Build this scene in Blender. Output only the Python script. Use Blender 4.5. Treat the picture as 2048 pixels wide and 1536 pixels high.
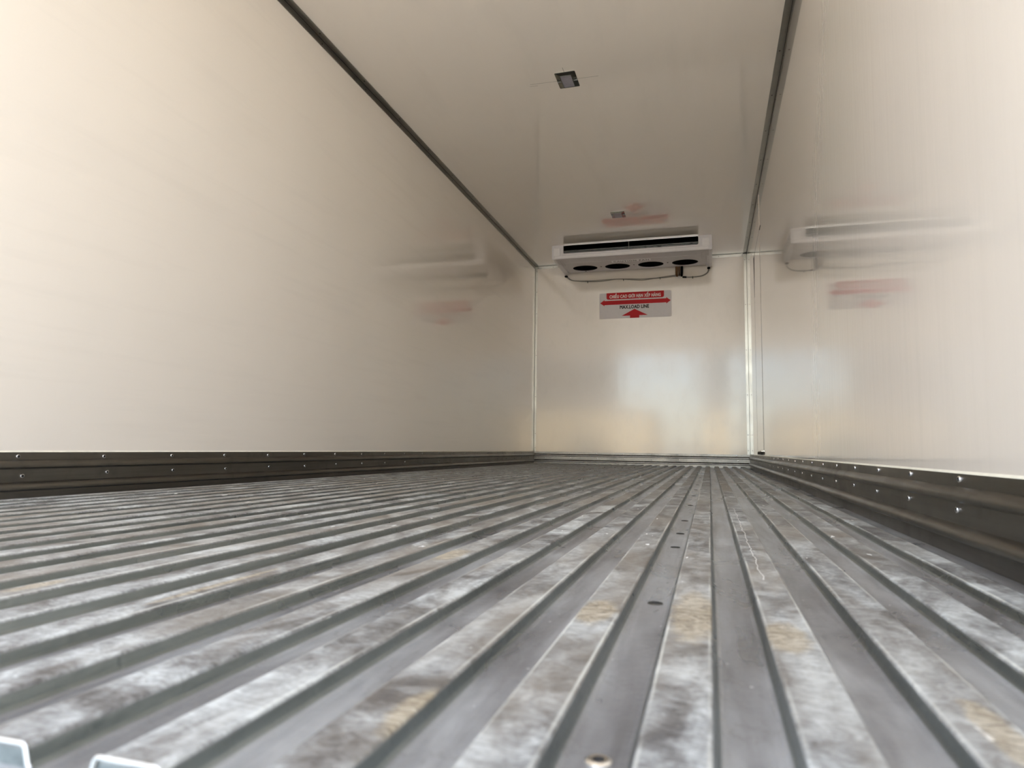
import bpy, bmesh, math, random
from mathutils import Vector, Matrix

random.seed(7)
for o in list(bpy.data.objects):
    bpy.data.objects.remove(o, do_unlink=True)
SC = bpy.context.scene
COL = SC.collection

# ------------------------------------------------------------------ camera
# box interior in metres: X 0..W (left to right), Y towards the front bulkhead, Z 0 = top of the floor ribs
W, L, H = 2.2, 7.026, 2.15
YR = -0.10                      # rear opening of the box body
F_PX = 1343.94
YAW, PITCH, ROLL = 0.2862, 0.09552, 0.01439
CAM = Vector((1.81568, 0.0, 0.14956))
fw = Vector((-math.sin(YAW)*math.cos(PITCH), math.cos(YAW)*math.cos(PITCH), math.sin(PITCH)))
r0 = Vector((math.cos(YAW), math.sin(YAW), 0.0))
u0 = r0.cross(fw)
rt = r0*math.cos(ROLL) + u0*math.sin(ROLL)
up = -r0*math.sin(ROLL) + u0*math.cos(ROLL)
cd = bpy.data.cameras.new('camera')
cam = bpy.data.objects.new('camera', cd)
COL.objects.link(cam)
cam.matrix_world = Matrix(((rt.x, up.x, -fw.x, CAM.x), (rt.y, up.y, -fw.y, CAM.y), (rt.z, up.z, -fw.z, CAM.z), (0, 0, 0, 1)))
cd.sensor_width = 36.0
cd.lens = F_PX/2048.0*36.0
cd.clip_start = 0.02
cd.clip_end = 500
cd.dof.use_dof = True
cd.dof.focus_distance = 2.6
cd.dof.aperture_fstop = 8.0
SC.camera = cam

# ------------------------------------------------------------------ sky, sun, exposure
SUN_EL, SUN_STRENGTH, SKY_STRENGTH, EXPOSURE = math.radians(58), 8.5, 2.4, 1.20
SKY_TINT_MIX = 0.42
wd = bpy.data.worlds.new('sky')
SC.world = wd
wd.use_nodes = True
nt = wd.node_tree
nt.nodes.clear()
wo = nt.nodes.new('ShaderNodeOutputWorld')
bg = nt.nodes.new('ShaderNodeBackground')
sky = nt.nodes.new('ShaderNodeTexSky')
sky.sky_type = 'NISHITA'
sky.sun_disc = False
sky.sun_elevation = SUN_EL
sky.sun_rotation = 0.0
sky.altitude = 10
sky.air_density = 1.0
sky.dust_density = 0.9
sc_ = nt.nodes.new('ShaderNodeVectorMath'); sc_.operation = 'SCALE'; sc_.inputs['Scale'].default_value = 0.20
mx = nt.nodes.new('ShaderNodeMix'); mx.data_type = 'RGBA'
mx.inputs[0].default_value = SKY_TINT_MIX
mx.inputs[7].default_value = (1.0, 0.925, 0.83, 1)          # thin bright cloud
nt.links.new(sky.outputs[0], sc_.inputs[0])
nt.links.new(sc_.outputs[0], mx.inputs[6])
nt.links.new(mx.outputs[2], bg.inputs[0])
bg.inputs[1].default_value = SKY_STRENGTH
nt.links.new(bg.outputs[0], wo.inputs[0])

sl = bpy.data.lights.new('sun', 'SUN')
sl.energy = SUN_STRENGTH
sl.angle = math.radians(0.6)
sl.color = (1.0, 0.93, 0.82)
so = bpy.data.objects.new('sun', sl)
COL.objects.link(so)
so.location = (0, 20, 25)
sd = Vector((0.18, -math.cos(SUN_EL), -math.sin(SUN_EL)))
so.rotation_euler = sd.to_track_quat('-Z', 'Y').to_euler()

vs = SC.view_settings
vs.view_transform = 'Standard'
vs.look = 'None'
vs.gamma = 1.0
vs.use_curve_mapping = False
vs.exposure = EXPOSURE
SC.cycles.max_bounces = 20          # light reaches the far end of the box only after many bounces
SC.cycles.diffuse_bounces = 16
SC.cycles.glossy_bounces = 10

# ------------------------------------------------------------------ material helpers
class NT:
    def __init__(self, name):
        self.m = bpy.data.materials.new(name)
        self.m.use_nodes = True
        self.t = self.m.node_tree
        self.b = self.t.nodes['Principled BSDF']
    def n(self, typ, **kw):
        nd = self.t.nodes.new(typ)
        for k, v in kw.items():
            setattr(nd, k, v)
        return nd
    def l(self, a, b):
        self.t.links.new(a, b)
    def val(self, sock, v):
        if hasattr(v, 'links'):
            self.l(v, sock)
        else:
            sock.default_value = v
    def math(self, op, a, b=0.0, c=None, clamp=False):
        nd = self.n('ShaderNodeMath', operation=op)
        nd.use_clamp = clamp
        self.val(nd.inputs[0], a); self.val(nd.inputs[1], b)
        if c is not None:
            self.val(nd.inputs[2], c)
        return nd.outputs[0]
    def pos(self):
        return self.n('ShaderNodeNewGeometry').outputs['Position']
    def mapping(self, vec, scale=(1, 1, 1), loc=(0, 0, 0)):
        nd = self.n('ShaderNodeMapping')
        nd.inputs['Scale'].default_value = scale
        nd.inputs['Location'].default_value = loc
        self.l(vec, nd.inputs['Vector'])
        return nd.outputs[0]
    def noise(self, vec, scale, detail=3, rough=0.55, dist=0.0):
        nd = self.n('ShaderNodeTexNoise')
        nd.inputs['Scale'].default_value = scale
        nd.inputs['Detail'].default_value = detail
        nd.inputs['Roughness'].default_value = rough
        nd.inputs['Distortion'].default_value = dist
        self.l(vec, nd.inputs['Vector'])
        return nd.outputs[0]
    def ramp(self, fac, stops):
        nd = self.n('ShaderNodeValToRGB')
        el = nd.color_ramp.elements
        while len(el) < len(stops):
            el.new(0.5)
        for e, (p, c) in zip(el, stops):
            e.position = p
            e.color = (c[0], c[1], c[2], 1) if hasattr(c, '__len__') else (c, c, c, 1)
        self.l(fac, nd.inputs[0])
        return nd.outputs[0]
    def mix(self, fac, a, b):
        nd = self.n('ShaderNodeMix', data_type='RGBA')
        self.val(nd.inputs[0], fac)
        for s, v in ((6, a), (7, b)):
            if hasattr(v, 'links'):
                self.l(v, nd.inputs[s])
            else:
                nd.inputs[s].default_value = (v[0], v[1], v[2], 1)
        return nd.outputs[2]
    def bump(self, height, strength, dist):
        nd = self.n('ShaderNodeBump')
        nd.inputs['Strength'].default_value = strength
        nd.inputs['Distance'].default_value = dist
        self.l(height, nd.inputs['Height'])
        self.l(nd.outputs[0], self.b.inputs['Normal'])
    def set(self, **kw):
        for k, v in kw.items():
            self.val(self.b.inputs[k.replace('_', ' ')], v)

def plain(name, col, rough=0.5, metal=0.0, var=0.06, scale=40, spec=0.5):
    m = NT(name)
    nz = m.noise(m.pos(), scale, 2)
    dk = tuple(c*(1-var) for c in col)
    lt = tuple(min(1, c*(1+var)) for c in col)
    m.l(m.ramp(nz, [(0.3, dk), (0.7, lt)]), m.b.inputs['Base Color'])
    m.set(Roughness=rough, Metallic=metal)
    m.b.inputs['Specular IOR Level'].default_value = spec
    return m.m

def panel_mat(name, col, streak, rough, bumpk=1.0, coat=0.04, stw=0.35):
    """glossy cream fibreglass panel; streak = mapping scale that stretches the fine wipe marks"""
    m = NT(name)
    p = m.pos()
    big = m.noise(p, 1.3, 3)
    st = m.noise(m.mapping(p, streak), 1.0, 4, 0.6)
    c1 = m.mix(m.ramp(big, [(0.35, 0.0), (0.7, 1.0)]), tuple(c*0.975 for c in col), col)
    c2 = m.mix(m.ramp(st, [(0.30, 0.10), (0.48, 0.0)]), c1, tuple(c*0.72 for c in col))
    m.l(c2, m.b.inputs['Base Color'])
    m.l(m.ramp(st, [(0.3, rough*1.35), (0.7, rough*0.8)]), m.b.inputs['Roughness'])
    fine = m.noise(p, 95, 2)
    med = m.noise(p, 14, 2)
    h = m.math('ADD', m.math('MULTIPLY', fine, 0.25), med)
    h = m.math('ADD', h, m.math('MULTIPLY', st, stw))
    m.bump(h, 0.10*bumpk, 0.006)
    m.b.inputs['IOR'].default_value = 1.5
    m.b.inputs['Coat Weight'].default_value = 1.0
    m.b.inputs['Coat IOR'].default_value = 1.55
    m.l(m.ramp(st, [(0.3, coat*1.5), (0.7, coat*0.8)]), m.b.inputs['Coat Roughness'])
    return m.m

CREAM = (0.905, 0.848, 0.772)
M_WALL_L = panel_mat('cream_panel_left', CREAM, (30, 1.2, 18), 0.12, 0.06, 0.045)
M_WALL_R = panel_mat('cream_panel_right', CREAM, (30, 26, 0.9), 0.10, 0.34, 0.03, 1.8)
M_BACK = panel_mat('cream_panel_back', CREAM, (12, 12, 6), 0.16, 0.9, 0.085)
M_CEIL = panel_mat('cream_panel_ceiling', CREAM, (7, 1.0, 7), 0.10, 0.05, 0.035)

def metal_mat(name, col, rough, streak=None, var=0.2, dark=0.6):
    m = NT(name)
    p = m.pos()
    if streak:
        p2 = m.mapping(p, streak)
    else:
        p2 = p
    a = m.noise(p2, 1.0 if streak else 30, 4, 0.6)
    b = m.noise(p, 7, 4, 0.65)
    c = m.mix(m.ramp(a, [(0.35, 0.0), (0.65, 1.0)]), tuple(x*(1-var) for x in col), col)
    c = m.mix(m.ramp(b, [(0.56, 0.0), (0.72, 0.55)]), c, tuple(x*dark for x in col))
    m.l(c, m.b.inputs['Base Color'])
    m.l(m.ramp(b, [(0.3, rough*0.85), (0.75, min(1, rough*1.3))]), m.b.inputs['Roughness'])
    m.set(Metallic=1.0)
    return m.m

M_SKIRT = metal_mat('skirting_metal', (0.245, 0.235, 0.215), 0.33, (60, 2.0, 60))
M_TRIM = metal_mat('corner_trim_metal', (0.40, 0.40, 0.375), 0.32, None, 0.06, 0.9)
M_RIVET = metal_mat('rivet_aluminium', (0.93, 0.93, 0.92), 0.22, None, 0.05, 0.9)
M_RIVHOLE = plain('rivet_hole_dark', (0.02, 0.02, 0.02), 0.7)
M_SCREW = metal_mat('screw_dark_steel', (0.10, 0.10, 0.09), 0.4)
M_EDGE = metal_mat('cut_edge_galvanised', (0.9, 0.93, 0.93), 0.3)
M_SILL = metal_mat('sill_galvanised', (0.55, 0.57, 0.55), 0.38)
M_WHITE = plain('unit_white_plastic', (0.80, 0.79, 0.83), 0.32, 0, 0.02)
M_UNDER = plain('unit_grey_white_pan', (0.60, 0.585, 0.61), 0.38, 0, 0.03)
M_COVER = plain('unit_square_cover', (0.90, 0.89, 0.92), 0.3, 0, 0.02)
M_BLACK = plain('black_matt', (0.005, 0.005, 0.005), 0.8, spec=0.1)
M_COIL = plain('coil_dark', (0.004, 0.005, 0.005), 0.8, spec=0.05)
M_LOUVRE = metal_mat('louvre_metal', (0.35, 0.37, 0.37), 0.3)
M_CHROME = metal_mat('bright_lip', (0.92, 0.93, 0.9), 0.2, None, 0.03, 0.95)
M_CABLE = plain('grey_cable', (0.26, 0.25, 0.22), 0.5)
M_COPPER = metal_mat('copper_pipe', (0.22, 0.12, 0.06), 0.45)
M_SEAL = plain('white_sealant', (0.8, 0.79, 0.76), 0.6)
M_SEALBEAD = plain('cream_sealant', (0.88, 0.86, 0.74), 0.45)
M_SIGN = plain('sign_grey_white', (0.80, 0.77, 0.80), 0.3, 0, 0.015)
M_RED = plain('sign_red', (0.60, 0.003, 0.012), 0.6, 0, 0.05)
M_PRINTW = plain('sign_print_white', (0.92, 0.84, 0.83), 0.5, 0, 0.01)
M_PRINTK = plain('sign_print_dark', (0.02, 0.006, 0.008), 0.7, 0, 0.05)
M_CAUT = plain('caution_print_grey', (0.24, 0.24, 0.25), 0.5)
M_PENCIL = plain('pencil_mark', (0.16, 0.14, 0.12), 0.8)
M_SEAM = plain('seam_dark', (0.03, 0.028, 0.022), 0.7)
M_LENS = plain('lamp_lens', (0.30, 0.29, 0.33), 0.25, 0, 0.08)
M_LAMPFRAME = metal_mat('lamp_frame_chrome', (0.30, 0.31, 0.28), 0.12)
M_YARD = plain('yard_concrete', (0.48, 0.445, 0.39), 0.85, 0, 0.15, 1.2)
M_OCHRE = plain('ochre_render', (0.80, 0.66, 0.44), 0.8, 0, 0.08, 2)
M_ROOF = plain('shed_roof_sheet', (0.60, 0.58, 0.54), 0.5, 0, 0.08, 2)
M_SLATE = plain('slate_cladding', (0.30, 0.31, 0.32), 0.6, 0, 0.1, 2)
M_PANE = plain('window_pane', (0.05, 0.06, 0.07), 0.1, 0, 0.05, 2)
M_GATE = plain('shed_door_paint', (0.16, 0.2, 0.22), 0.5, 0, 0.08, 2)

# floor: worn metal, whitish wear and brown dirt on the rib tops, smoother grey in the valleys
def floor_material():
    m = NT('worn_floor_metal')
    p = m.pos()
    sep = m.n('ShaderNodeSeparateXYZ'); m.l(p, sep.inputs[0])
    X, Y, Z = sep.outputs
    top = m.math('MULTIPLY_ADD', Z, 420.0, 1.35, clamp=True)          # 1 on the rib tops, 0 in the valleys
    # position across one rib: 0 on its centre line
    U = m.math('MULTIPLY', m.math('SUBTRACT', m.math('FRACT', m.math('ADD', m.math('DIVIDE', m.math('SUBTRACT', X, 1.79665), 0.08154), 200.5)), 0.5), 0.08154)
    n0 = m.noise(m.mapping(p, (1.0, 0.55, 1), (5, 3, 0)), 13, 4, 0.6, 1.2)
    n1 = m.noise(m.mapping(p, (1.0, 0.8, 1)), 42, 6, 0.7, 1.6)
    n2 = m.noise(m.mapping(p, (0.85, 1.7, 1), (3, 1, 0)), 36, 6, 0.72, 3.5)
    n3 = m.noise(m.mapping(p, (1.0, 0.3, 1), (7, 2, 0)), 6, 4, 0.6, 0.5)
    f = m.math('ADD', m.math('MULTIPLY', n0, 0.5), m.math('ADD', m.math('MULTIPLY', n1, 0.2), m.math('MULTIPLY', n2, 0.3)))
    ctop = m.ramp(f, [(0.40, (0.085, 0.082, 0.082)), (0.455, (0.19, 0.192, 0.190)), (0.52, (0.345, 0.362, 0.364)), (0.60, (0.60, 0.64, 0.64))])
    brown = m.ramp(n3, [(0.43, 0.0), (0.64, 0.68)])
    ctop = m.mix(brown, ctop, (0.25, 0.222, 0.182))
    # scuffed pale edges and a few white paint flecks
    er = m.math('SUBTRACT', 1.0, m.math('MULTIPLY', m.math('ABSOLUTE', m.math('SUBTRACT', m.math('ABSOLUTE', U), 0.0170)), 700.0), clamp=True)
    er = m.math('MULTIPLY', er, m.ramp(m.noise(m.mapping(p, (1, 0.3, 1), (4, 4, 0)), 16, 3), [(0.45, 0.0), (0.62, 0.8)]))
    ctop = m.mix(er, ctop, (0.72, 0.74, 0.69))
    fk = m.noise(m.mapping(p, (1.0, 0.28, 1), (11, 3, 0)), 62, 2, 0.4)
    ctop = m.mix(m.ramp(fk, [(0.735, 0.0), (0.75, 0.95)]), ctop, (0.9, 0.93, 0.92))
    v1 = m.noise(m.mapping(p, (1.0, 0.12, 1), (1, 5, 0)), 26, 5, 0.62, 0.4)
    v2 = m.noise(m.mapping(p, (1.0, 0.5, 1), (8, 5, 0)), 7, 4, 0.6, 0.6)
    cval = m.ramp(m.math('ADD', m.math('MULTIPLY', v1, 0.5), m.math('MULTIPLY', v2, 0.5)), [(0.36, (0.15, 0.148, 0.15)), (0.50, (0.29, 0.298, 0.307)), (0.64, (0.47, 0.495, 0.51))])
    # dried water edges in the valleys
    w = m.noise(m.mapping(p, (1.0, 0.5, 1), (2, 9, 0)), 9, 5, 0.6, 0.8)
    edge = m.math('SUBTRACT', 1.0, m.math('MULTIPLY', m.math('ABSOLUTE', m.math('SUBTRACT', w, 0.56)), 130.0), clamp=True)
    cval = m.mix(m.math('MULTIPLY', edge, 0.28), cval, (0.13, 0.12, 0.10))
    # pale grit
    vo = m.n('ShaderNodeTexVoronoi'); vo.inputs['Scale'].default_value = 70; m.l(p, vo.inputs['Vector'])
    grit = m.math('LESS_THAN', vo.outputs['Distance'], 0.085)
    sel = m.n('ShaderNodeSeparateColor'); m.l(vo.outputs['Color'], sel.inputs[0])
    grit = m.math('MULTIPLY', grit, m.math('GREATER_THAN', sel.outputs[0], 0.80))
    cval = m.mix(grit, cval, (0.75, 0.77, 0.77))
    flank = m.math('MULTIPLY', m.math('MULTIPLY_ADD', Z, 900.0, 10.6, clamp=True), m.math('SUBTRACT', 1.0, top))   # unworn rib sides, darkened in colour to stand in for their shade
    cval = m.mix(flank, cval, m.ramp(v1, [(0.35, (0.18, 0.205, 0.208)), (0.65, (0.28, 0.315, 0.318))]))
    col = m.mix(top, cval, ctop)
    # yellow-brown dried mud patches, each with its own place and size on one rib
    jitter = m.noise(p, 55, 4, 0.65)
    patch = None
    for (cx, cy, hx, hy) in [(1.713, 0.640, 0.020, 0.055), (1.801, 0.66, 0.024, 0.115), (1.874, 0.605, 0.020, 0.058),
                             (1.655, 0.368, 0.018, 0.040), (1.466, 0.90, 0.02, 0.06), (1.14, 0.55, 0.012, 0.04),
                             (1.965, 0.44, 0.012, 0.06), (1.31, 0.62, 0.006, 0.12)]:
        dx = m.math('DIVIDE', m.math('SUBTRACT', X, cx), hx)
        dy = m.math('DIVIDE', m.math('SUBTRACT', Y, cy), hy)
        d = m.math('SQRT', m.math('ADD', m.math('MULTIPLY', dx, dx), m.math('MULTIPLY', dy, dy)))
        e = m.math('MULTIPLY', m.math('SUBTRACT', m.math('ADD', 0.62, m.math('MULTIPLY', jitter, 0.75)), d), 3.0, clamp=True)
        patch = e if patch is None else m.math('MAXIMUM', patch, e)
    mud = m.ramp(n2, [(0.38, (0.20, 0.165, 0.12)), (0.50, (0.42, 0.36, 0.255)), (0.64, (0.62, 0.57, 0.45))])
    col = m.mix(m.math('MULTIPLY', m.math('MULTIPLY', patch, top), 0.7), col, mud)
    # long white scratch on one rib and on its valley
    sx = m.math('ADD', X, m.math('MULTIPLY', m.noise(p, 22, 3), -0.012))
    s1 = m.math('SUBTRACT', 1.0, m.math('MULTIPLY', m.math('ABSOLUTE', m.math('SUBTRACT', sx, 1.8685)), 900.0), clamp=True)
    ylim = m.math('MULTIPLY', m.math('GREATER_THAN', Y, 0.86), m.math('LESS_THAN', Y, 1.9))
    col = m.mix(m.math('MULTIPLY', m.math('MULTIPLY', s1, ylim), 0.8), col, (0.85, 0.86, 0.84))
    m.l(col, m.b.inputs['Base Color'])
    rough = m.mix(top, m.ramp(v2, [(0.35, 0.24), (0.7, 0.42)]), m.ramp(f, [(0.35, 0.42), (0.65, 0.62)]))
    m.l(rough, m.b.inputs['Roughness'])
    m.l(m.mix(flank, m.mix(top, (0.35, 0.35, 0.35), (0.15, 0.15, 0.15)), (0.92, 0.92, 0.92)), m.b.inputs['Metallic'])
    fine = m.noise(p, 160, 3)
    m.bump(m.math('ADD', m.math('MULTIPLY', n1, 1.0), m.math('MULTIPLY', fine, 0.3)), 0.25, 0.004)
    return m.m
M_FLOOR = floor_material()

# ------------------------------------------------------------------ mesh helpers
class MB:
    def __init__(self):
        self.v = []; self.f = []; self.mi = []
    def add(self, vs, fs, mi=0):
        k = len(self.v)
        self.v += [Vector(a) for a in vs]
        self.f += [[k+i for i in f] for f in fs]
        self.mi += [mi]*len(fs)
    def box(self, x0, x1, y0, y1, z0, z1, mi=0):
        vs = [(x0,y0,z0),(x1,y0,z0),(x1,y1,z0),(x0,y1,z0),(x0,y0,z1),(x1,y0,z1),(x1,y1,z1),(x0,y1,z1)]
        self.add(vs, [(0,3,2,1),(4,5,6,7),(0,1,5,4),(1,2,6,5),(2,3,7,6),(3,0,4,7)], mi)
    def bbox(self, x0, x1, y0, y1, z0, z1, b=0.004, seg=2, mi=0):
        bm = bmesh.new()
        bmesh.ops.create_cube(bm, size=1)
        for v in bm.verts:
            v.co = Vector((x0+(v.co.x+.5)*(x1-x0), y0+(v.co.y+.5)*(y1-y0), z0+(v.co.z+.5)*(z1-z0)))
        bmesh.ops.bevel(bm, geom=bm.edges[:], offset=b, segments=seg, affect='EDGES', profile=0.5)
        bm.verts.index_update()
        self.add([v.co.copy() for v in bm.verts], [[v.index for v in f.verts] for f in bm.faces], mi)
        bm.free()
    def prism(self, prof, axis, a0, a1, mi=0):
        """closed 2-D profile extruded along axis ('x': prof=(y,z), 'y': (x,z), 'z': (x,y)); counts any concave outline"""
        n = len(prof)
        def P(a, q):
            return {'x': (a, q[0], q[1]), 'y': (q[0], a, q[1]), 'z': (q[0], q[1], a)}[axis]
        vs = [P(a0, q) for q in prof]+[P(a1, q) for q in prof]
        fs = [(i, (i+1) % n, n+(i+1) % n, n+i) for i in range(n)]
        fs += [tuple(range(n))[::-1], tuple(range(n, 2*n))]
        self.add(vs, fs, mi)
    def tube(self, pts, r, seg=8, mi=0):
        pts = [Vector(p) for p in pts]
        n = len(pts); rings = []
        for i, p in enumerate(pts):
            t = (pts[min(i+1, n-1)]-pts[max(i-1, 0)]).normalized()
            a = t.cross(Vector((0.02, 1, 0.05)))
            if a.length < 0.2:
                a = t.cross(Vector((1, 0, 0)))
            a.normalize(); b = t.cross(a)
            rr = r[i] if hasattr(r, '__len__') else r
            rings.append([p+(a*math.cos(2*math.pi*k/seg)+b*math.sin(2*math.pi*k/seg))*rr for k in range(seg)])
        vs = [v for ring in rings for v in ring]
        fs = []
        for i in range(n-1):
            for k in range(seg):
                fs.append((i*seg+k, i*seg+(k+1) % seg, (i+1)*seg+(k+1) % seg, (i+1)*seg+k))
        fs += [tuple(range(seg))[::-1], tuple((n-1)*seg+k for k in range(seg))]
        self.add(vs, fs, mi)
    def lathe(self, prof, centre, axis, seg=16, mi_list=None):
        """prof = [(radius, height)] turned about axis vector through centre"""
        axis = Vector(axis).normalized()
        a = axis.orthogonal().normalized(); b = axis.cross(a)
        c = Vector(centre)
        for i in range(len(prof)-1):
            (ra, ha), (rb, hb) = prof[i], prof[i+1]
            mi = mi_list[i] if mi_list else 0
            A = [c+axis*ha+(a*math.cos(2*math.pi*k/seg)+b*math.sin(2*math.pi*k/seg))*ra for k in range(seg)]
            B = [c+axis*hb+(a*math.cos(2*math.pi*k/seg)+b*math.sin(2*math.pi*k/seg))*rb for k in range(seg)]
            if rb < 1e-6:
                self.add(A+[c+axis*hb], [(k, (k+1) % seg, seg) for k in range(seg)], mi)
            elif ra < 1e-6:
                self.add(B+[c+axis*ha], [((k+1) % seg, k, seg) for k in range(seg)], mi)
            else:
                self.add(A+B, [(k, (k+1) % seg, seg+(k+1) % seg, seg+k) for k in range(seg)], mi)
    def build(self, name, mat, parent=None, origin=None, smooth=False):
        mats = mat if isinstance(mat, (list, tuple)) else [mat]
        if origin is None:
            origin = (min(v.x for v in self.v)+max(v.x for v in self.v))/2, (min(v.y for v in self.v)+max(v.y for v in self.v))/2, min(v.z for v in self.v)
        og = Vector(origin)
        me = bpy.data.meshes.new(name)
        me.from_pydata([v-og for v in self.v], [], self.f)
        for mm in mats:
            me.materials.append(mm)
        for p_, k in zip(me.polygons, self.mi):
            p_.material_index = k
        bm = bmesh.new(); bm.from_mesh(me)
        bmesh.ops.remove_doubles(bm, verts=bm.verts, dist=1e-6)
        bmesh.ops.recalc_face_normals(bm, faces=bm.faces)
        bm.to_mesh(me); bm.free()
        if smooth:
            for p_ in me.polygons:
                p_.use_smooth = True
        o = bpy.data.objects.new(name, me)
        COL.objects.link(o)
        place(o, og, parent)
        return o

def world_loc(o):
    v = Vector(o.location)
    while o.parent:
        o = o.parent
        v = v + Vector(o.location)
    return v
def place(o, loc, parent=None):
    loc = Vector(loc)
    if parent:
        o.parent = parent
        o.location = loc - world_loc(parent)
    else:
        o.location = loc
def empty(name, loc):
    o = bpy.data.objects.new(name, None)
    o.empty_display_size = 0.1
    COL.objects.link(o)
    o.location = loc
    return o
def tag(o, label, cat, group=None):
    o['label'] = label; o['category'] = cat
    if group:
        o['group'] = group
    return o
def struct(o, label=None, cat=None):
    o['kind'] = 'structure'
    if label:
        o['label'] = label
    if cat:
        o['category'] = cat
    return o
def copy_at(src, loc, parent, rot=None):
    c = src.copy()
    COL.objects.link(c)
    place(c, loc, parent)
    if rot is not None:
        c.rotation_euler = rot
    return c
def box(name, mat, dims, parent=None):
    b = MB(); b.box(*dims); return b.build(name, mat, parent)

# ------------------------------------------------------------------ the box body
T = 0.08
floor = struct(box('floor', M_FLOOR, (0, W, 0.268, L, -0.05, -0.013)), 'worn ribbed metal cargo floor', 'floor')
wl = struct(box('wall_left', M_WALL_L, (-T, 0, YR, L+T, -0.05, H+T)), 'glossy cream side wall on the left', 'wall')
wr = struct(box('wall_right', M_WALL_R, (W, W+T, YR, L+T, -0.05, H+T)), 'glossy cream side wall on the right', 'wall')
wb = struct(box('wall_back', M_BACK, (0, W, L, L+T, -0.05, H+T)), 'glossy cream front bulkhead at the far end', 'wall')
ce = struct(box('ceiling', M_CEIL, (0, W, YR, L, H, H+T)), 'glossy cream ceiling panel', 'ceiling')

# floor ribs
PITCH_R, X0 = 0.08154, 1.79665
half = [(0.0300, -0.0130), (0.0258, -0.0126), (0.0228, -0.0112), (0.0212, -0.0090), (0.0190, -0.0018), (0.0181, -0.0005), (0.0164, 0.0)]
prof = [(-a, b) for a, b in half] + [(a, b) for a, b in half[::-1]]
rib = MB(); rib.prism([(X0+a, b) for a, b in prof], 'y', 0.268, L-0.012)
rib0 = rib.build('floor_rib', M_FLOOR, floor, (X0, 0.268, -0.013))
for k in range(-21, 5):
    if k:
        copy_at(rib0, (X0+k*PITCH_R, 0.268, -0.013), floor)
# bright cut ends of the ribs at the rear sill
cut = MB()
pts = [(X0+a, 0.2665, b+0.0008) for a, b in prof[2:-2]]
cut.tube(pts, 0.0011, 6)
c0 = cut.build('rib_end', M_EDGE, floor, (X0, 0.2665, -0.012))
for k in range(-21, 5):
    if k:
        copy_at(c0, (X0+k*PITCH_R, 0.2665, -0.012), floor)
sill = struct(box('trim_1', M_SILL, (0.0, W, YR, 0.262, -0.05, -0.020)), 'galvanised sill at the rear opening', 'sill')

# rivets set in the valley beside the central rib
rv = MB()
rv.lathe([(0.0075, 0), (0.0072, 0.0012), (0.0055, 0.0022), (0.0034, 0.0020), (0.0030, 0.0008), (0.0, 0.0008)],
         (0, 0, 0), (0, 0, 1), 14, [0, 0, 0, 1, 1])
dv = MB()
dv.lathe([(0.0085, 0), (0.0075, 0.0010), (0.0042, 0.0014), (0.0030, 0.0006), (0.0, 0.0006)], (0, 0, 0), (0, 0, 1), 12, [0, 1, 1, 1])
r_b = None; r_d = None
xv = X0-0.5*PITCH_R+0.002
for i, yv in enumerate([0.366, 0.75, 1.187, 1.384, 1.639, 2.106, 2.551, 2.948, 3.385, 3.84, 4.3, 4.8, 5.3, 5.8, 6.3, 6.8]):
    if i == 0:
        r_b = rv.build('rivet', [M_RIVET, M_RIVHOLE], floor, (0, 0, 0)); place(r_b, (xv, yv, -0.013), floor)
    elif r_d is None:
        r_d = dv.build('rivet', [M_SCREW, M_RIVHOLE], floor, (0, 0, 0)); place(r_d, (xv, yv, -0.013), floor)
    else:
        copy_at(r_d, (xv, yv, -0.013), floor)

# ------------------------------------------------------------------ skirting with two rolled beads
bead = [(0.000, 0.120), (0.0045, 0.120), (0.0050, 0.099), (0.0085, 0.0975), (0.0140, 0.092), (0.0168, 0.085), (0.0160, 0.079),
        (0.0110, 0.0748), (0.0045, 0.0738), (0.0045, 0.039), (0.0090, 0.0375), (0.0160, 0.032), (0.0195, 0.025), (0.0185, 0.0185),
        (0.0130, 0.0145), (0.0055, 0.0135), (0.0055, -0.0128), (0.000, -0.0128)]
def skirting(name, kind, label):
    b = MB()
    if kind == 'L':
        b.prism([(d, z) for d, z in bead], 'y', 0.27, L)
    elif kind == 'R':
        b.prism([(W-d, z) for d, z in bead], 'y', 0.27, L)
    else:
        b.prism([(L-d, z) for d, z in bead], 'x', 0.0, W)
    o = b.build(name, M_SKIRT, smooth=True)
    o.data.set_sharp_from_angle(angle=math.radians(42))
    return struct(o, label, 'skirting')
bl = skirting('baseboard_left', 'L', 'dark metal skirting with two rolled beads along the left wall')
br = skirting('baseboard_right', 'R', 'dark metal skirting with two rolled beads along the right wall')
bb = skirting('baseboard_back', 'B', 'bright metal skirting across the far bulkhead')
def rivet_mesh(axis):
    r = MB()
    r.lathe([(0.0058, 0.0), (0.0057, 0.0012), (0.0050, 0.0024), (0.0037, 0.0026), (0.0031, 0.0010), (0.0, 0.0008)], (0, 0, 0), axis, 14, [0, 0, 0, 1, 1])
    return r
def rivets(parent, axis, pos):
    first = None
    for p_ in pos:
        if first is None:
            first = rivet_mesh(axis).build('rivet', [M_RIVET, M_RIVHOLE], parent, (0, 0, 0), smooth=False)
            place(first, p_, parent)
        else:
            copy_at(first, p_, parent)
for par, kind in ((bl, 'L'), (br, 'R')):
    b = MB()
    q = [(0.0, 0.1198), (0.0048, 0.1198), (0.0038, 0.1216), (0.0016, 0.1232), (0.0, 0.1240)]
    b.prism([(d if kind == 'L' else W-d, z) for d, z in q], 'y', 0.27, L-0.03)
    b.build('sealant_bead', M_SEALBEAD, par)
rng = random.Random(3)
j = lambda s: rng.uniform(-s, s)
ys = [1.395-0.27*3+0.27*i for i in range(24)]
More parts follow.
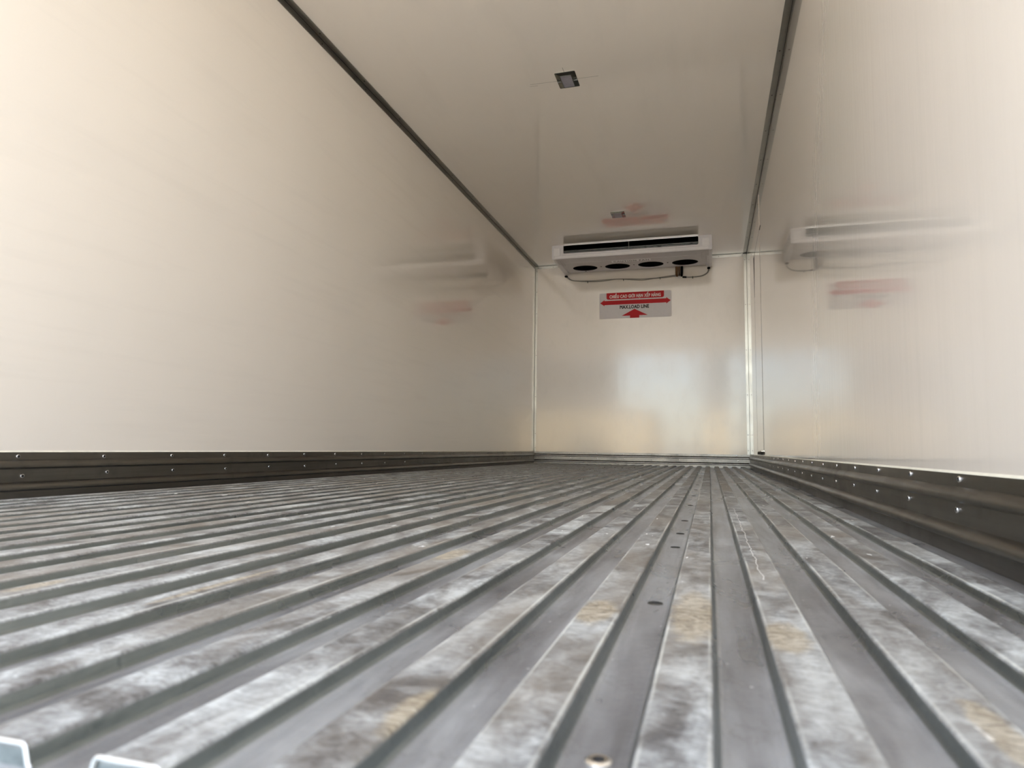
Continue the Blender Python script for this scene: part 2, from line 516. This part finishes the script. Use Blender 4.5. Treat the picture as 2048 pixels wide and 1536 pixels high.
rivets(bl, (1, 0, 0), [(0.0048, y+j(.004), 0.1075+j(.0015)) for y in ys if .3 < y < L-.03] + [(0.005, y+0.010+j(.004), 0.0565+j(.002)) for y in ys if .3 < y < L-.03])
ys = [1.229-0.2685*3+0.2685*i for i in range(25)]
rivets(br, (-1, 0, 0), [(W-0.0048, y+j(.004), 0.1105+j(.0015)) for y in ys if .3 < y < L-.03] + [(W-0.005, y+0.018+j(.004), 0.0625+j(.002)) for y in ys if .3 < y < L-.03])
xs = [0.12+0.28*i for i in range(8)]
rivets(bb, (0, -1, 0), [(x+j(.01), L-0.0048, 0.108) for x in xs] + [(x+j(.01), L-0.005, 0.057) for x in xs])

# ------------------------------------------------------------------ corner angle trims
def angle(name, kind, label, f=0.036, t=0.0022, g=0.004):
    b = MB()
    ell = [(0, 0), (f, 0), (f, t), (g, t), (g, t*0.4), (t*0.4, g), (t, g), (t, f), (0, f)]
    if kind == 'LC':
        b.prism([(d, H-e) for d, e in ell], 'y', YR, L)
    elif kind == 'RC':
        b.prism([(W-d, H-e) for d, e in ell], 'y', YR, L)
    elif kind == 'BC':
        b.prism([(L-d, H-e) for d, e in ell], 'x', 0.002, W-0.002)
    elif kind == 'BL':
        b.prism([(d, L-e) for d, e in ell], 'z', 0.121, H-0.03)
    else:
        b.prism([(W-d, L-e) for d, e in ell], 'z', 0.121, H-0.03)
    o = struct(b.build(name, M_TRIM), label, 'trim')
    b = MB(); w_ = 0.0048                       # dark sealant line in the inner corner
    tri = [(0.0005, 0.0005), (w_, 0.0005), (0.0005, w_)]
    if kind == 'LC':
        b.prism([(d, H-e) for d, e in tri], 'y', YR, L)
    elif kind == 'RC':
        b.prism([(W-d, H-e) for d, e in tri], 'y', YR, L)
    elif kind == 'BC':
        b.prism([(L-d, H-e) for d, e in tri], 'x', 0.002, W-0.002)
    elif kind == 'BL':
        b.prism([(d, L-e) for d, e in tri], 'z', 0.121, H-0.03)
    else:
        b.prism([(W-d, L-e) for d, e in tri], 'z', 0.121, H-0.03)
    b.build('corner_sealant', M_SEAM, o)
    return o
t2 = angle('trim_2', 'LC', 'grey metal angle where ceiling meets the left wall')
t3 = angle('trim_3', 'RC', 'grey metal angle where ceiling meets the right wall')
t4 = angle('trim_4', 'BC', 'metal angle along the top of the far bulkhead', 0.032)
t5 = angle('trim_5', 'BL', 'metal angle in the far left corner', 0.026)
t6 = angle('trim_6', 'BR', 'metal angle in the far right corner', 0.030)
def screws(parent, axis, pos):
    first = None
    for p_ in pos:
        if first is None:
            s = MB(); s.lathe([(0.0042, 0.0), (0.0040, 0.0010), (0.0020, 0.0018), (0.0, 0.0018)], (0, 0, 0), axis, 10)
            first = s.build('screw', M_SCREW, parent, (0, 0, 0)); place(first, p_, parent)
        else:
            copy_at(first, p_, parent)
screws(t2, (0, 0, -1), [(0.021, 0.5+0.44*i, H-0.0022) for i in range(15)])
screws(t2, (1, 0, 0), [(0.0022, 0.55+0.44*i, H-0.022) for i in range(15)])
screws(t3, (0, 0, -1), [(W-0.022, 0.346+0.44*i, H-0.0022) for i in range(15)])
screws(t3, (-1, 0, 0), [(W-0.0022, 0.36+0.44*i, H-0.022) for i in range(15)])
screws(t4, (0, -1, 0), [(0.03, L-0.0022, H-0.02), (0.2, L-0.0022, H-0.02), (1.93, L-0.0022, H-0.018), (2.155, L-0.0022, H-0.018)])
screws(t5, (0, -1, 0), [(0.017, L-0.0022, z) for z in (2.09, 1.86, 1.62, 1.16, 0.71, 0.314, 0.16)])
screws(t6, (0, -1, 0), [(W-0.019, L-0.0022, z) for z in (2.08, 1.62, 1.16, 0.71, 0.314, 0.16)])
screws(t6, (-1, 0, 0), [(W-0.0022, L-0.018, z) for z in (2.08, 1.62, 1.16, 0.71, 0.314)])

# pencil cross left on the ceiling around the nearer lamp
for (x0, x1, y0, y1, sk) in [(0.891, 1.043, 3.4130, 3.4148, 0.004), (1.155, 1.268, 3.4190, 3.4206, 0.003), (1.0960, 1.0980, 3.296, 3.338, 0), (0.885, 0.93, 3.432, 3.4335, 0.002)]:
    b = MB()
    b.add([(x0, y0, H-0.0002), (x1, y0+sk, H-0.0002), (x1, y1+sk, H-0.0002), (x0, y1, H-0.0002),
           (x0, y0, H+0.0005), (x1, y0+sk, H+0.0005), (x1, y1+sk, H+0.0005), (x0, y1, H+0.0005)],
          [(0,3,2,1),(4,5,6,7),(0,1,5,4),(1,2,6,5),(2,3,7,6),(3,0,4,7)])
    b.build('pencil_line', M_PENCIL, ce)

# ------------------------------------------------------------------ narrow cable cover on the right wall
cv = empty('cable_cover', (W, 5.62, 0.15))
tag(cv, 'narrow cream vertical cable cover on the right wall near the far corner', 'cable cover')
b = MB(); b.bbox(W-0.0025, W, 5.30, 5.94, 0.165, H-0.04, 0.001, 1); b.build('cover_panel', M_WALL_R, cv)
b = MB(); b.box(W-0.0028, W, 5.94, 5.946, 0.165, 1.45); b.build('edge_seam', M_SEAM, cv)
b = MB(); b.prism([(5.925, 1.45), (5.946, 1.45), (5.99, 1.80), (5.88, 1.80)], 'x', W-0.003, W); b.build('edge_gap', M_SEAM, cv)
b = MB(); b.prism([(5.88, 1.80), (5.99, 1.80), (5.20, 1.835)], 'x', W-0.003, W); b.build('edge_gap', M_SEAM, cv)
b = MB(); b.box(W-0.0008, W, 5.298, 5.30, 0.165, H-0.3); b.build('edge_seam', M_PENCIL, cv)
b = MB(); b.bbox(W-0.014, W, 5.40, 5.80, 0.128, 0.150, 0.003, 1); b.build('end_block', M_SEAM, cv)
b = MB(); b.bbox(W-0.013, W, 5.40, 5.80, 0.150, 0.162, 0.003, 1); b.build('end_cap', M_CHROME, cv)

# ------------------------------------------------------------------ evaporator unit under the ceiling
AX0, AX1, AY0, AY1, AZ0 = 0.345, 1.862, 6.33, 6.965, 2.010
ac = empty('evaporator_unit', ((AX0+AX1)/2, (AY0+AY1)/2, AZ0))
tag(ac, 'white four-fan evaporator unit under the ceiling at the far bulkhead', 'cooling unit')
OX0, OX1, OZ0, OZ1 = 0.460, 1.740, 2.061, 2.1465
# front panel: frame around the outlet
def rrect(x0, x1, z0, z1, r, n=4):
    pts = []
    for cx, cz, a0 in ((x1-r, z1-r, 0), (x0+r, z1-r, 90), (x0+r, z0+r, 180), (x1-r, z0+r, 270)):
        for i in range(n+1):
            a = math.radians(a0+90*i/n)
            pts.append((cx+r*math.cos(a), cz+r*math.sin(a)))
    return pts
def frame_mesh(b, outer, inner, y0, y1):
    n = len(outer)
    vs = [(x, y0, z) for x, z in outer]+[(x, y0, z) for x, z in inner]+[(x, y1, z) for x, z in outer]+[(x, y1, z) for x, z in inner]
    fs = []
    for i in range(n):
        k = (i+1) % n
        fs += [(i, k, n+k, n+i), (2*n+i, 3*n+i, 3*n+k, 2*n+k), (i, 2*n+i, 2*n+k, k), (n+i, n+k, 3*n+k, 3*n+i)]
    b.add(vs, fs)
b = MB(); frame_mesh(b, rrect(AX0, AX1, AZ0, H-0.0005, 0.006), rrect(OX0, OX1, OZ0, OZ1, 0.014), AY0, AY0+0.012)
fp = b.build('front_panel', M_WHITE, ac)
b = MB(); frame_mesh(b, rrect(OX0-0.012, OX1+0.012, OZ0-0.012, H-0.0015, 0.02), rrect(OX0, OX1, OZ0, OZ1, 0.014), AY0-0.006, AY0+0.004)
b.build('outlet_rim', M_WHITE, fp)
b = MB(); b.bbox(AX0+0.03, AX1-0.03, AY0-0.004, AY0+0.01, AZ0+0.004, AZ0+0.030, 0.003, 2); b.build('lower_band', M_COVER, fp)
for x0, x1 in ((0.364, 0.428), (1.774, 1.836)):
    b = MB(); b.bbox(x0, x1, AY0-0.005, AY0+0.006, 2.040, 2.118, 0.003, 2); b.build('corner_cover', M_COVER, fp)
b = MB(); b.box(OX0-0.01, OX1+0.01, AY0+0.14, AY0+0.15, OZ0-0.02, H-0.002); b.build('coil', M_COIL, ac)
b = MB(); b.box(OX0-0.01, OX1+0.01, AY0+0.013, AY0+0.14, OZ0-0.012, OZ0-0.004); b.build('duct_floor', M_BLACK, ac)
for z, yy in ((2.0735, 0.006), (2.0885, 0.010)):
    b = MB(); b.prism([(AY0+yy, z), (AY0+yy+0.03, z+0.004), (AY0+yy+0.03, z+0.0055), (AY0+yy, z+0.0018)], 'x', OX0-0.004, OX1+0.004); b.build('louvre', M_LOUVRE, ac)
b = MB(); b.box(1.093, 1.097, AY0+0.012, AY0+0.05, OZ0, OZ1); b.build('louvre_post', M_SCREW, ac)
b = MB(); b.bbox(OX0-0.004, OX1+0.004, AY0-0.002, AY0+0.012, OZ1-0.006, OZ1+0.001, 0.002, 1); b.build('outlet_lip', M_CHROME, ac)
# top and sides
b = MB(); b.box(AX0+0.002, AX1-0.002, AY0+0.03, AY1, H-0.004, H-0.0005); b.build('mounting_plate', M_COIL, ac)
for s, x in ((0, AX0), (1, AX1-0.05)):
    b = MB(); b.bbox(x, x+0.05, AY0+0.028, AY1, AZ0+0.002, H-0.001, 0.006, 2)
    e_ = b.build('end_cap', M_WHITE, ac)
    xo = x-0.001 if s == 0 else x+0.05
    for q in range(5):
        b = MB(); b.lathe([(0.005, 0), (0.004, 0.0025), (0.0, 0.0025)], (xo+(0.0 if s else 0.001), AY0+0.1+0.1*q, AZ0+0.07), (1 if s else -1, 0, 0), 8)
        b.build('screw', M_SCREW, e_)
# underside pan with four round intakes
def zt(y):                                  # the fan panel rises towards the bulkhead
    return max(0.0, (y-6.6)/0.345*0.021)
def tilt(b_):
    for v in b_.v:
        v.z += zt(v.y)
    return b_
fans = [(0.600, 6.765), (0.933, 6.770), (1.268, 6.774), (1.604, 6.776)]
FR = 0.125
def pan_build():
    b = MB()
    # tiles: each fan owns a rectangular cell with a round hole
    edges = [AX0+0.05, (fans[0][0]+fans[1][0])/2, (fans[1][0]+fans[2][0])/2, (fans[2][0]+fans[3][0])/2, AX1-0.05]
    y0, y1 = 6.600, 6.945
    N = 32
    for i, (fx, fy) in enumerate(fans):
        xa, xb = edges[i], edges[i+1]
        hole, rim, low = [], [], []
        for k in range(N):
            a = 2*math.pi*k/N
            ca, sa = math.cos(a), math.sin(a)
            hole.append((fx+FR*ca, fy+FR*sa, AZ0+0.004))
            tx = ((xb-fx) if ca > 0 else (fx-xa))/max(abs(ca), 1e-6)
            ty = ((y1-fy) if sa > 0 else (fy-y0))/max(abs(sa), 1e-6)
            t = min(tx, ty)
            rim.append((fx+t*ca, fy+t*sa, AZ0+0.004))
            low.append((fx+FR*ca, fy+FR*sa, AZ0+0.034))
        for cx, cy in ((xb, y1), (xa, y1), (xa, y0), (xb, y0)):        # snap the nearest rim vertex to each corner
            q = min(range(N), key=lambda k_: (rim[k_][0]-cx)**2+(rim[k_][1]-cy)**2)
            rim[q] = (cx, cy, AZ0+0.004)
        fs = []
        for k in range(N):
            k2 = (k+1) % N
            fs += [(k, k2, N+k2, N+k), (k, 2*N+k, 2*N+k2, k2)]
        b.add(hole+rim+low, fs)
    return b
pb = tilt(pan_build()).build('fan_panel', M_UNDER, ac)
b = MB(); b.prism([(AY0+0.005, AZ0), (6.49, AZ0), (6.605, AZ0+0.0045), (6.605, AZ0+0.010), (AY0+0.005, AZ0+0.010)], 'x', AX0+0.03, AX1-0.03); b.build('front_pan', M_UNDER, ac)
b = MB(); b.box(AX0+0.11, AX1-0.10, 6.489, 6.4925, AZ0-0.0012, AZ0+0.003); b.build('pan_ridge', M_COVER, ac)
b = MB(); b.bbox(AX0+0.05, AX1-0.05, 6.943, AY1, AZ0+0.024, H-0.001, 0.004, 1); b.build('rear_rail', M_UNDER, ac)
b = MB(); b.box(AX0+0.06, AX1-0.06, AY0+0.16, 6.94, 2.10, 2.104); b.build('fan_deck', M_BLACK, ac)
for x in (AX0+0.058, AX0+0.078, AX1-0.10, AX1-0.08):
    b = MB(); b.bbox(x, x+0.008, 6.40, 6.58, AZ0-0.004, AZ0+0.004, 0.0015, 1); b.build('pan_bead', M_UNDER, ac)
for i, (fx, fy) in enumerate(fans):
    b = MB()
    b.lathe([(0.0, 0.0), (0.03, 0.004), (0.034, 0.02), (0.034, 0.055)], (fx, fy, AZ0+0.03), (0, 0, 1), 14)
    for q in range(5):
        a0 = 2*math.pi*q/5+i*0.3
        vs = []
        for (r_, da, z) in ((0.033, 0.0, 0.040), (0.118, -0.10, 0.040), (0.120, 0.55, 0.066), (0.033, 0.75, 0.060)):
            vs.append((fx+r_*math.cos(a0+da), fy+r_*math.sin(a0+da), AZ0+z))
        vs += [(v[0], v[1], v[2]+0.003) for v in vs]
        b.add(vs, [(0,3,2,1),(4,5,6,7),(0,1,5,4),(1,2,6,5),(2,3,7,6),(3,0,4,7)])
    fan = tilt(b).build('fan', M_BLACK, ac)
    b = MB(); b.lathe([(FR+0.002, 0.0), (FR-0.004, 0.0), (FR-0.004, 0.085)], (fx, fy, AZ0+0.0035), (0, 0, 1), 32); tilt(b).build('fan_collar', M_BLACK, fan)
    b = MB()
    for r_ in (0.045, 0.075, 0.105):
        b.tube([(fx+r_*math.cos(2*math.pi*k/24), fy+r_*math.sin(2*math.pi*k/24), AZ0+0.012) for k in range(25)], 0.0016, 5)
    for q in range(4):
        a = math.pi/4+q*math.pi/2
        b.tube([(fx+0.02*math.cos(a), fy+0.02*math.sin(a), AZ0+0.013), (fx+0.13*math.cos(a), fy+0.13*math.sin(a), AZ0+0.013)], 0.002, 5)
    tilt(b).build('fan_guard', M_BLACK, fan)
for x, y in ((0.771, 6.735), (1.103, 6.739), (1.437, 6.737), (0.58, 6.92)):
    b = MB(); b.lathe([(0.008, 0), (0.006, 0.004), (0.0, 0.005)], (x, y, AZ0+0.004), (0, 0, -1), 8); tilt(b).build('screw', M_SCREW, ac)

def text_width(body, spacing):
    cu = bpy.data.curves.new('measure', 'FONT'); cu.body = body; cu.space_character = spacing; cu.extrude = 0.01
    o = bpy.data.objects.new('measure', cu); COL.objects.link(o); bpy.context.view_layer.update()
    me = o.to_mesh(); w = max(v.co.x for v in me.vertices); lo = min(v.co.x for v in me.vertices)
    o.to_mesh_clear(); bpy.data.objects.remove(o, do_unlink=True); bpy.data.curves.remove(cu)
    return lo, w
def text_mesh(body, width, height, mat, name, parent, centre, right, upv, offset=0.0, depth=0.0006, spacing=1.0, bold=0.0):
    """lettering as thin flat print: scaled to width x height, centred on centre, facing right x up"""
    cu = bpy.data.curves.new(name, 'FONT')
    cu.body = body
    cu.offset = offset
    cu.extrude = 0.01
    cu.space_character = spacing
    cu.resolution_u = 3
    tmp = bpy.data.objects.new(name, cu)
    COL.objects.link(tmp)
    bpy.context.view_layer.update()
    me = bpy.data.meshes.new_from_object(tmp.evaluated_get(bpy.context.evaluated_depsgraph_get()))
    bpy.data.objects.remove(tmp, do_unlink=True)
    bpy.data.curves.remove(cu)
    xs_ = [v.co.x for v in me.vertices]; ys_ = [v.co.y for v in me.vertices]
    x0, x1, y0, y1 = min(xs_), max(xs_), min(ys_), max(ys_)
    R_, U_ = Vector(right).normalized(), Vector(upv).normalized()
    N_ = R_.cross(U_)
    for v in me.vertices:
        a = ((v.co.x-x0)/(x1-x0)-0.5)*width
        c = ((v.co.y-y0)/(y1-y0)-0.5)*height
        d = (v.co.z/0.02+0.5)*depth
        v.co = R_*a+U_*c+N_*d
    if bold:
        bm = bmesh.new()
        for q, (da, dc) in enumerate(((-1, 0), (1, 0), (0, -1), (0, 1))):
            k0 = len(bm.verts)
            bm.from_mesh(me)
            bm.verts.ensure_lookup_table()
            for v in bm.verts[k0:]:
                v.co += R_*da*bold+U_*dc*bold+N_*0.00012*q
        bm.to_mesh(me); bm.free()
    me.materials.clear()
    me.materials.append(mat)
    o = bpy.data.objects.new(name, me)
    COL.objects.link(o)
    place(o, centre, parent)
    return o
b = MB(); b.prism([(6.512, AZ0+0.0005), (6.512, AZ0-0.0005), (6.585, AZ0+0.0022), (6.585, AZ0+0.0045)], 'x', 0.905, 1.285)
lab = b.build('caution_label', M_COVER, ac)
for word, cx_, wd_ in (('CAUTION', 1.034, 0.222), ('FAN', 1.222, 0.092)):
    text_mesh(word, wd_, 0.046, M_CAUT, 'caution_lettering', lab, (cx_, 6.5485, AZ0+0.0007), (1, 0, 0), (0, -1, -0.038), 0.0, 0.0007, 1.25, 0.0014)

# ------------------------------------------------------------------ cable, pipes and sealant on the bulkhead
def spline(pts, n=6):
    out = []
    P = [Vector(p) for p in pts]
    for i in range(len(P)-1):
        a, b_, c, d = P[max(i-1, 0)], P[i], P[i+1], P[min(i+2, len(P)-1)]
        for k in range(n):
            t = k/n
            out.append(0.5*((2*b_)+(c-a)*t+(2*a-5*b_+4*c-d)*t*t+(-a+3*b_-3*c+d)*t**3))
    out.append(P[-1])
    return out
cb = empty('power_cable', (0.93, L-0.012, 1.94))
tag(cb, 'thin grey twin cable looping along the bulkhead below the cooling unit', 'cable')
path = [(0.352, L-0.05, 2.008), (0.362, L-0.014, 1.994), (0.426, L-0.010, 1.962), (0.592, L-0.010, 1.943), (0.742, L-0.010, 1.940), (0.891, L-0.010, 1.952), (1.037, L-0.010, 1.940),
        (1.156, L-0.010, 1.927), (1.287, L-0.010, 1.939), (1.378, L-0.010, 1.941), (1.506, L-0.010, 1.949)]
b = MB(); b.tube(spline(path), 0.0042, 7); b.build('wire', M_CABLE, cb, smooth=True)
b = MB(); b.tube(spline([(x, y, z+0.008+0.006*math.sin(i*2.1)) for i, (x, y, z) in enumerate(path)]), 0.0036, 7); b.build('wire', M_CABLE, cb, smooth=True)
for x, z in ((0.582, 1.941), (0.964, 1.944), (1.343, 1.938)):
    b = MB(); b.bbox(x-0.003, x+0.003, L-0.017, L, z-0.012, z+0.008, 0.001, 1); b.build('cable_clip', M_SCREW, cb)
b = MB(); b.bbox(0.338, 0.370, L-0.062, L-0.03, 1.995, 2.012, 0.004, 1); b.build('grommet', M_BLACK, cb)
c2 = empty('drain_cable', (1.7, L-0.012, 1.93))
tag(c2, 'short grey cable curving up to the right end of the cooling unit', 'cable')
b = MB(); b.tube(spline([(1.570, L-0.008, 1.937), (1.600, L-0.012, 1.933), (1.671, L-0.012, 1.930), (1.759, L-0.012, 1.938), (1.816, L-0.014, 1.968), (1.831, L-0.035, 2.002)]), 0.0062, 8); b.build('wire', M_CABLE, c2, smooth=True)
b = MB(); b.bbox(1.666, 1.676, L-0.02, L, 1.915, 1.937, 0.002, 1); b.build('cable_clip', M_SCREW, c2)
b = MB(); b.bbox(1.815, 1.845, L-0.065, L-0.03, 1.998, 2.012, 0.004, 1); b.build('grommet', M_BLACK, c2)
b = MB(); b.tube([(1.570, L-0.008, 1.937), (1.610, L-0.012, 1.932)], 0.0095, 8); b.build('sleeve', M_BLACK, c2)
b = MB(); b.tube(spline([(1.515, L-0.07, 2.05), (1.512, L-0.045, 1.99), (1.512, L-0.03, 1.965), (1.515, L-0.004, 1.952)]), 0.013, 10)
cp = b.build('copper_pipe', M_COPPER, smooth=True); tag(cp, 'brown copper pipe passing from the cooling unit into the bulkhead', 'pipe')
b = MB(); b.tube(spline([(1.541, L-0.07, 2.05), (1.538, L-0.045, 1.99), (1.538, L-0.03, 1.970), (1.538, L-0.004, 1.955)]), 0.008, 10)
cp2 = b.build('thin_pipe', M_COPPER, smooth=True); tag(cp2, 'thin copper pipe between the thicker copper pipe and black hose', 'pipe')
b = MB(); b.tube(spline([(1.566, L-0.07, 2.05), (1.564, L-0.045, 1.99), (1.562, L-0.03, 1.965), (1.560, L-0.004, 1.952)]), 0.013, 10)
bh = b.build('insulated_hose', M_BLACK, smooth=True); tag(bh, 'black insulated hose beside the copper pipes', 'hose')
b = MB()
for (x, z, r_) in ((1.512, 1.945, 0.020), (1.535, 1.940, 0.018), (1.552, 1.945, 0.018)):
    b.lathe([(r_, 0), (r_*0.9, 0.004), (r_*0.55, 0.008), (0, 0.010)], (x, L, z), (0, -1, 0), 12)
sl_ = b.build('sealant_blob', M_SEAL); tag(sl_, 'white sealant around the pipe hole in the bulkhead', 'sealant')

# ------------------------------------------------------------------ load limit sign
sg = empty('load_line_sign', (1.081, L, 1.531))
tag(sg, 'white and red maximum load line sign on the far bulkhead', 'sign')
SX0, SX1, SZ0, SZ1 = 0.707, 1.457, 1.531, 1.808
def flat(name, outline, mat, parent, d0, d1):
    b = MB(); b.prism([(x, z) for x, z in outline], 'y', L-d1, L-d0); return b.build(name, mat, parent)
flat('sign_plate', rrect(SX0, SX1, SZ0, SZ1, 0.018), M_SIGN, sg, 0.0, 0.0015)
b_o = [(0.783, SZ1), (0.783, 1.757)]+[(0.783+0.02*(1-math.cos(a)), 1.757-0.02*math.sin(a)) for a in [math.pi/8*k for k in range(1, 5)]]
b_o += [(1.381-0.02*(1-math.cos(a)), 1.757-0.02*math.sin(a)) for a in [math.pi/8*k for k in range(4, 0, -1)]]+[(1.381, 1.757), (1.381, SZ1)]
ban = flat('red_banner', b_o, M_RED, sg, 0.0015, 0.0022)
lo_, all_ = text_width('CHIỀU CAO GIÓI HẠN XẾP HÀNG', 1.1)
_, end_ = text_width('CHIỀU CAO GIÓ', 1.1)
hx = 1.082-0.265+0.530*(end_-lo_)/(all_-lo_)                 # right edge of the letter that carries the horn
flat('letter_horn', [(hx-0.006, 1.7745), (hx-0.001, 1.7715), (hx+0.0045, 1.7790), (hx+0.0045, 1.7850), (hx-0.0005, 1.7850), (hx-0.001, 1.7795)], M_PRINTW, ban, 0.0022, 0.0030)
text_mesh('CHIỀU CAO GIÓI HẠN XẾP HÀNG', 0.530, 0.062, M_PRINTW, 'banner_lettering', ban, (1.082, L-0.0022, 1.7715), (1, 0, 0), (0, 0, 1), 0.0, 0.0006, 1.1, 0.0016)
flat('double_arrow', [(0.716, 1.702), (0.762, 1.735), (0.762, 1.724), (1.404, 1.724), (1.404, 1.735), (1.449, 1.702), (1.404, 1.668), (1.404, 1.680), (0.762, 1.680), (0.762, 1.668)], M_RED, sg, 0.0015, 0.0022)
text_mesh('MAX.LOAD LINE', 0.300, 0.036, M_PRINTK, 'load_lettering', sg, (1.076, L-0.0015, 1.651), (1, 0, 0), (0, 0, 1), 0.0, 0.0006, 1.05, 0.0021)
flat('up_arrow', [(1.078, 1.628), (0.944, 1.557), (1.030, 1.557), (1.030, 1.5315), (1.127, 1.5315), (1.127, 1.557), (1.214, 1.557)], M_RED, sg, 0.0015, 0.0022)

# ------------------------------------------------------------------ ceiling lamps
def lamp(x0, x1, y0, y1, label):
    r = empty('ceiling_lamp', ((x0+x1)/2, (y0+y1)/2, H))
    tag(r, label, 'lamp', 'square ceiling lamps')
    n = rrect(x0, x1, y0, y1, 0.006, 2)
    ix0, ix1, iy0, iy1 = x0+0.024, x1-0.026, y0+0.028, y1-0.008
    inn = rrect(ix0, ix1, iy0, iy1, 0.003, 2)
    m_ = len(n)
    b = MB()
    vs_ = [(a, c, H) for a, c in n]+[(a, c, H-0.002) for a, c in n]+[(a, c, H-0.005) for a, c in inn]+[(a, c, H-0.001) for a, c in inn]
    fs_ = []
    for i in range(m_):
        k = (i+1) % m_
        fs_ += [(i, k, m_+k, m_+i), (m_+i, m_+k, 2*m_+k, 2*m_+i), (2*m_+i, 2*m_+k, 3*m_+k, 3*m_+i)]
    b.add(vs_, fs_)
    b.build('frame', M_LAMPFRAME, r)
    b = MB(); b.bbox(ix0+0.001, ix1-0.001, iy0+0.001, iy1-0.001, H-0.0035, H-0.001, 0.0008, 1); b.build('lens', M_LENS, r)
    b = MB(); b.box(ix0, ix1, iy0, iy0+0.005, H-0.0058, H-0.003); b.build('lens_edge', M_LOUVRE, r)
    ym = (y0+y1)/2
    for xa, xb in ((x0+0.001, x0+0.022), (x1-0.022, x1-0.001)):
        for dy in (-0.012, 0.010):
            b = MB(); b.bbox(xa, xb, ym+dy-0.004, ym+dy+0.004, H-0.0055, H-0.002, 0.0008, 1); b.build('clip', M_SCREW if dy < 0 else M_LOUVRE, r)
    return r
lamp(1.043, 1.154, 3.338, 3.496, 'nearer square metal lamp on the ceiling with pencil lines beside it')
lamp(1.034, 1.150, 5.518, 5.672, 'farther square metal lamp on the ceiling just before the cooling unit')

# ------------------------------------------------------------------ yard behind the open doors and two invented buildings (seen only as glow and reflections)
yd = struct(box('ground', M_YARD, (-60, 60, -90, 25, -1.3, -1.15)), 'pale concrete yard behind the vehicle', 'ground')
def shed(x0, x1, y0, y1, hh, label):  # invented building, added so the bulkhead shows warm reflections
    r = empty('invented_building', ((x0+x1)/2, (y0+y1)/2, -1.15))
    tag(r, label, 'building')
    b = MB(); b.box(x0, x1, y0, y1, -1.15, hh); b.build('walls', M_OCHRE, r)
    xm = (x0+x1)/2
    b = MB(); b.prism([(x0-.3, hh), (x1+.3, hh), (xm, hh+0.9)], 'y', y0-.3, y1+.3); b.build('roof', M_ROOF, r)
    b = MB(); b.bbox(xm-0.8, xm+0.8, y1, y1+0.06, -1.15, hh-1.6, 0.01, 1); d = b.build('door', M_GATE, r)
    b = MB(); b.box(xm+0.55, xm+0.65, y1+0.06, y1+0.10, 0.0, 0.25); b.build('handle', M_CHROME, d)
    return r
shed(-8.5, -2.2, -46, -34, 2.9, 'invented ochre shed across the yard, added for the left warm glow in the bulkhead')
sh = shed(1.5, 12.0, -46, -34, 2.9, 'invented tall building across the yard, ochre below and slate above, added to shape the bulkhead reflection')
for c in list(sh.children):
    if c.name.startswith('roof'):
        bpy.data.objects.remove(c, do_unlink=True)
b = MB(); b.box(1.5, 12.0, -46, -34, 2.9, 11.2); b.build('upper_storeys', M_SLATE, sh)  # added dark block that hides part of the sky from the bulkhead reflection
b = MB(); b.box(1.2, 12.3, -46.3, -33.7, 11.2, 11.6); b.build('flat_roof', M_ROOF, sh)
for z in (4.6, 7.6):
    for x in (2.6, 5.0, 7.4, 9.8):
        b = MB(); b.bbox(x, x+1.3, -34.02, -33.95, z, z+1.6, 0.02, 1); w_ = b.build('window', M_LAMPFRAME, sh)
        b = MB(); b.box(x+0.08, x+1.22, -33.95, -33.93, z+0.08, z+1.52); b.build('pane', M_PANE, w_)
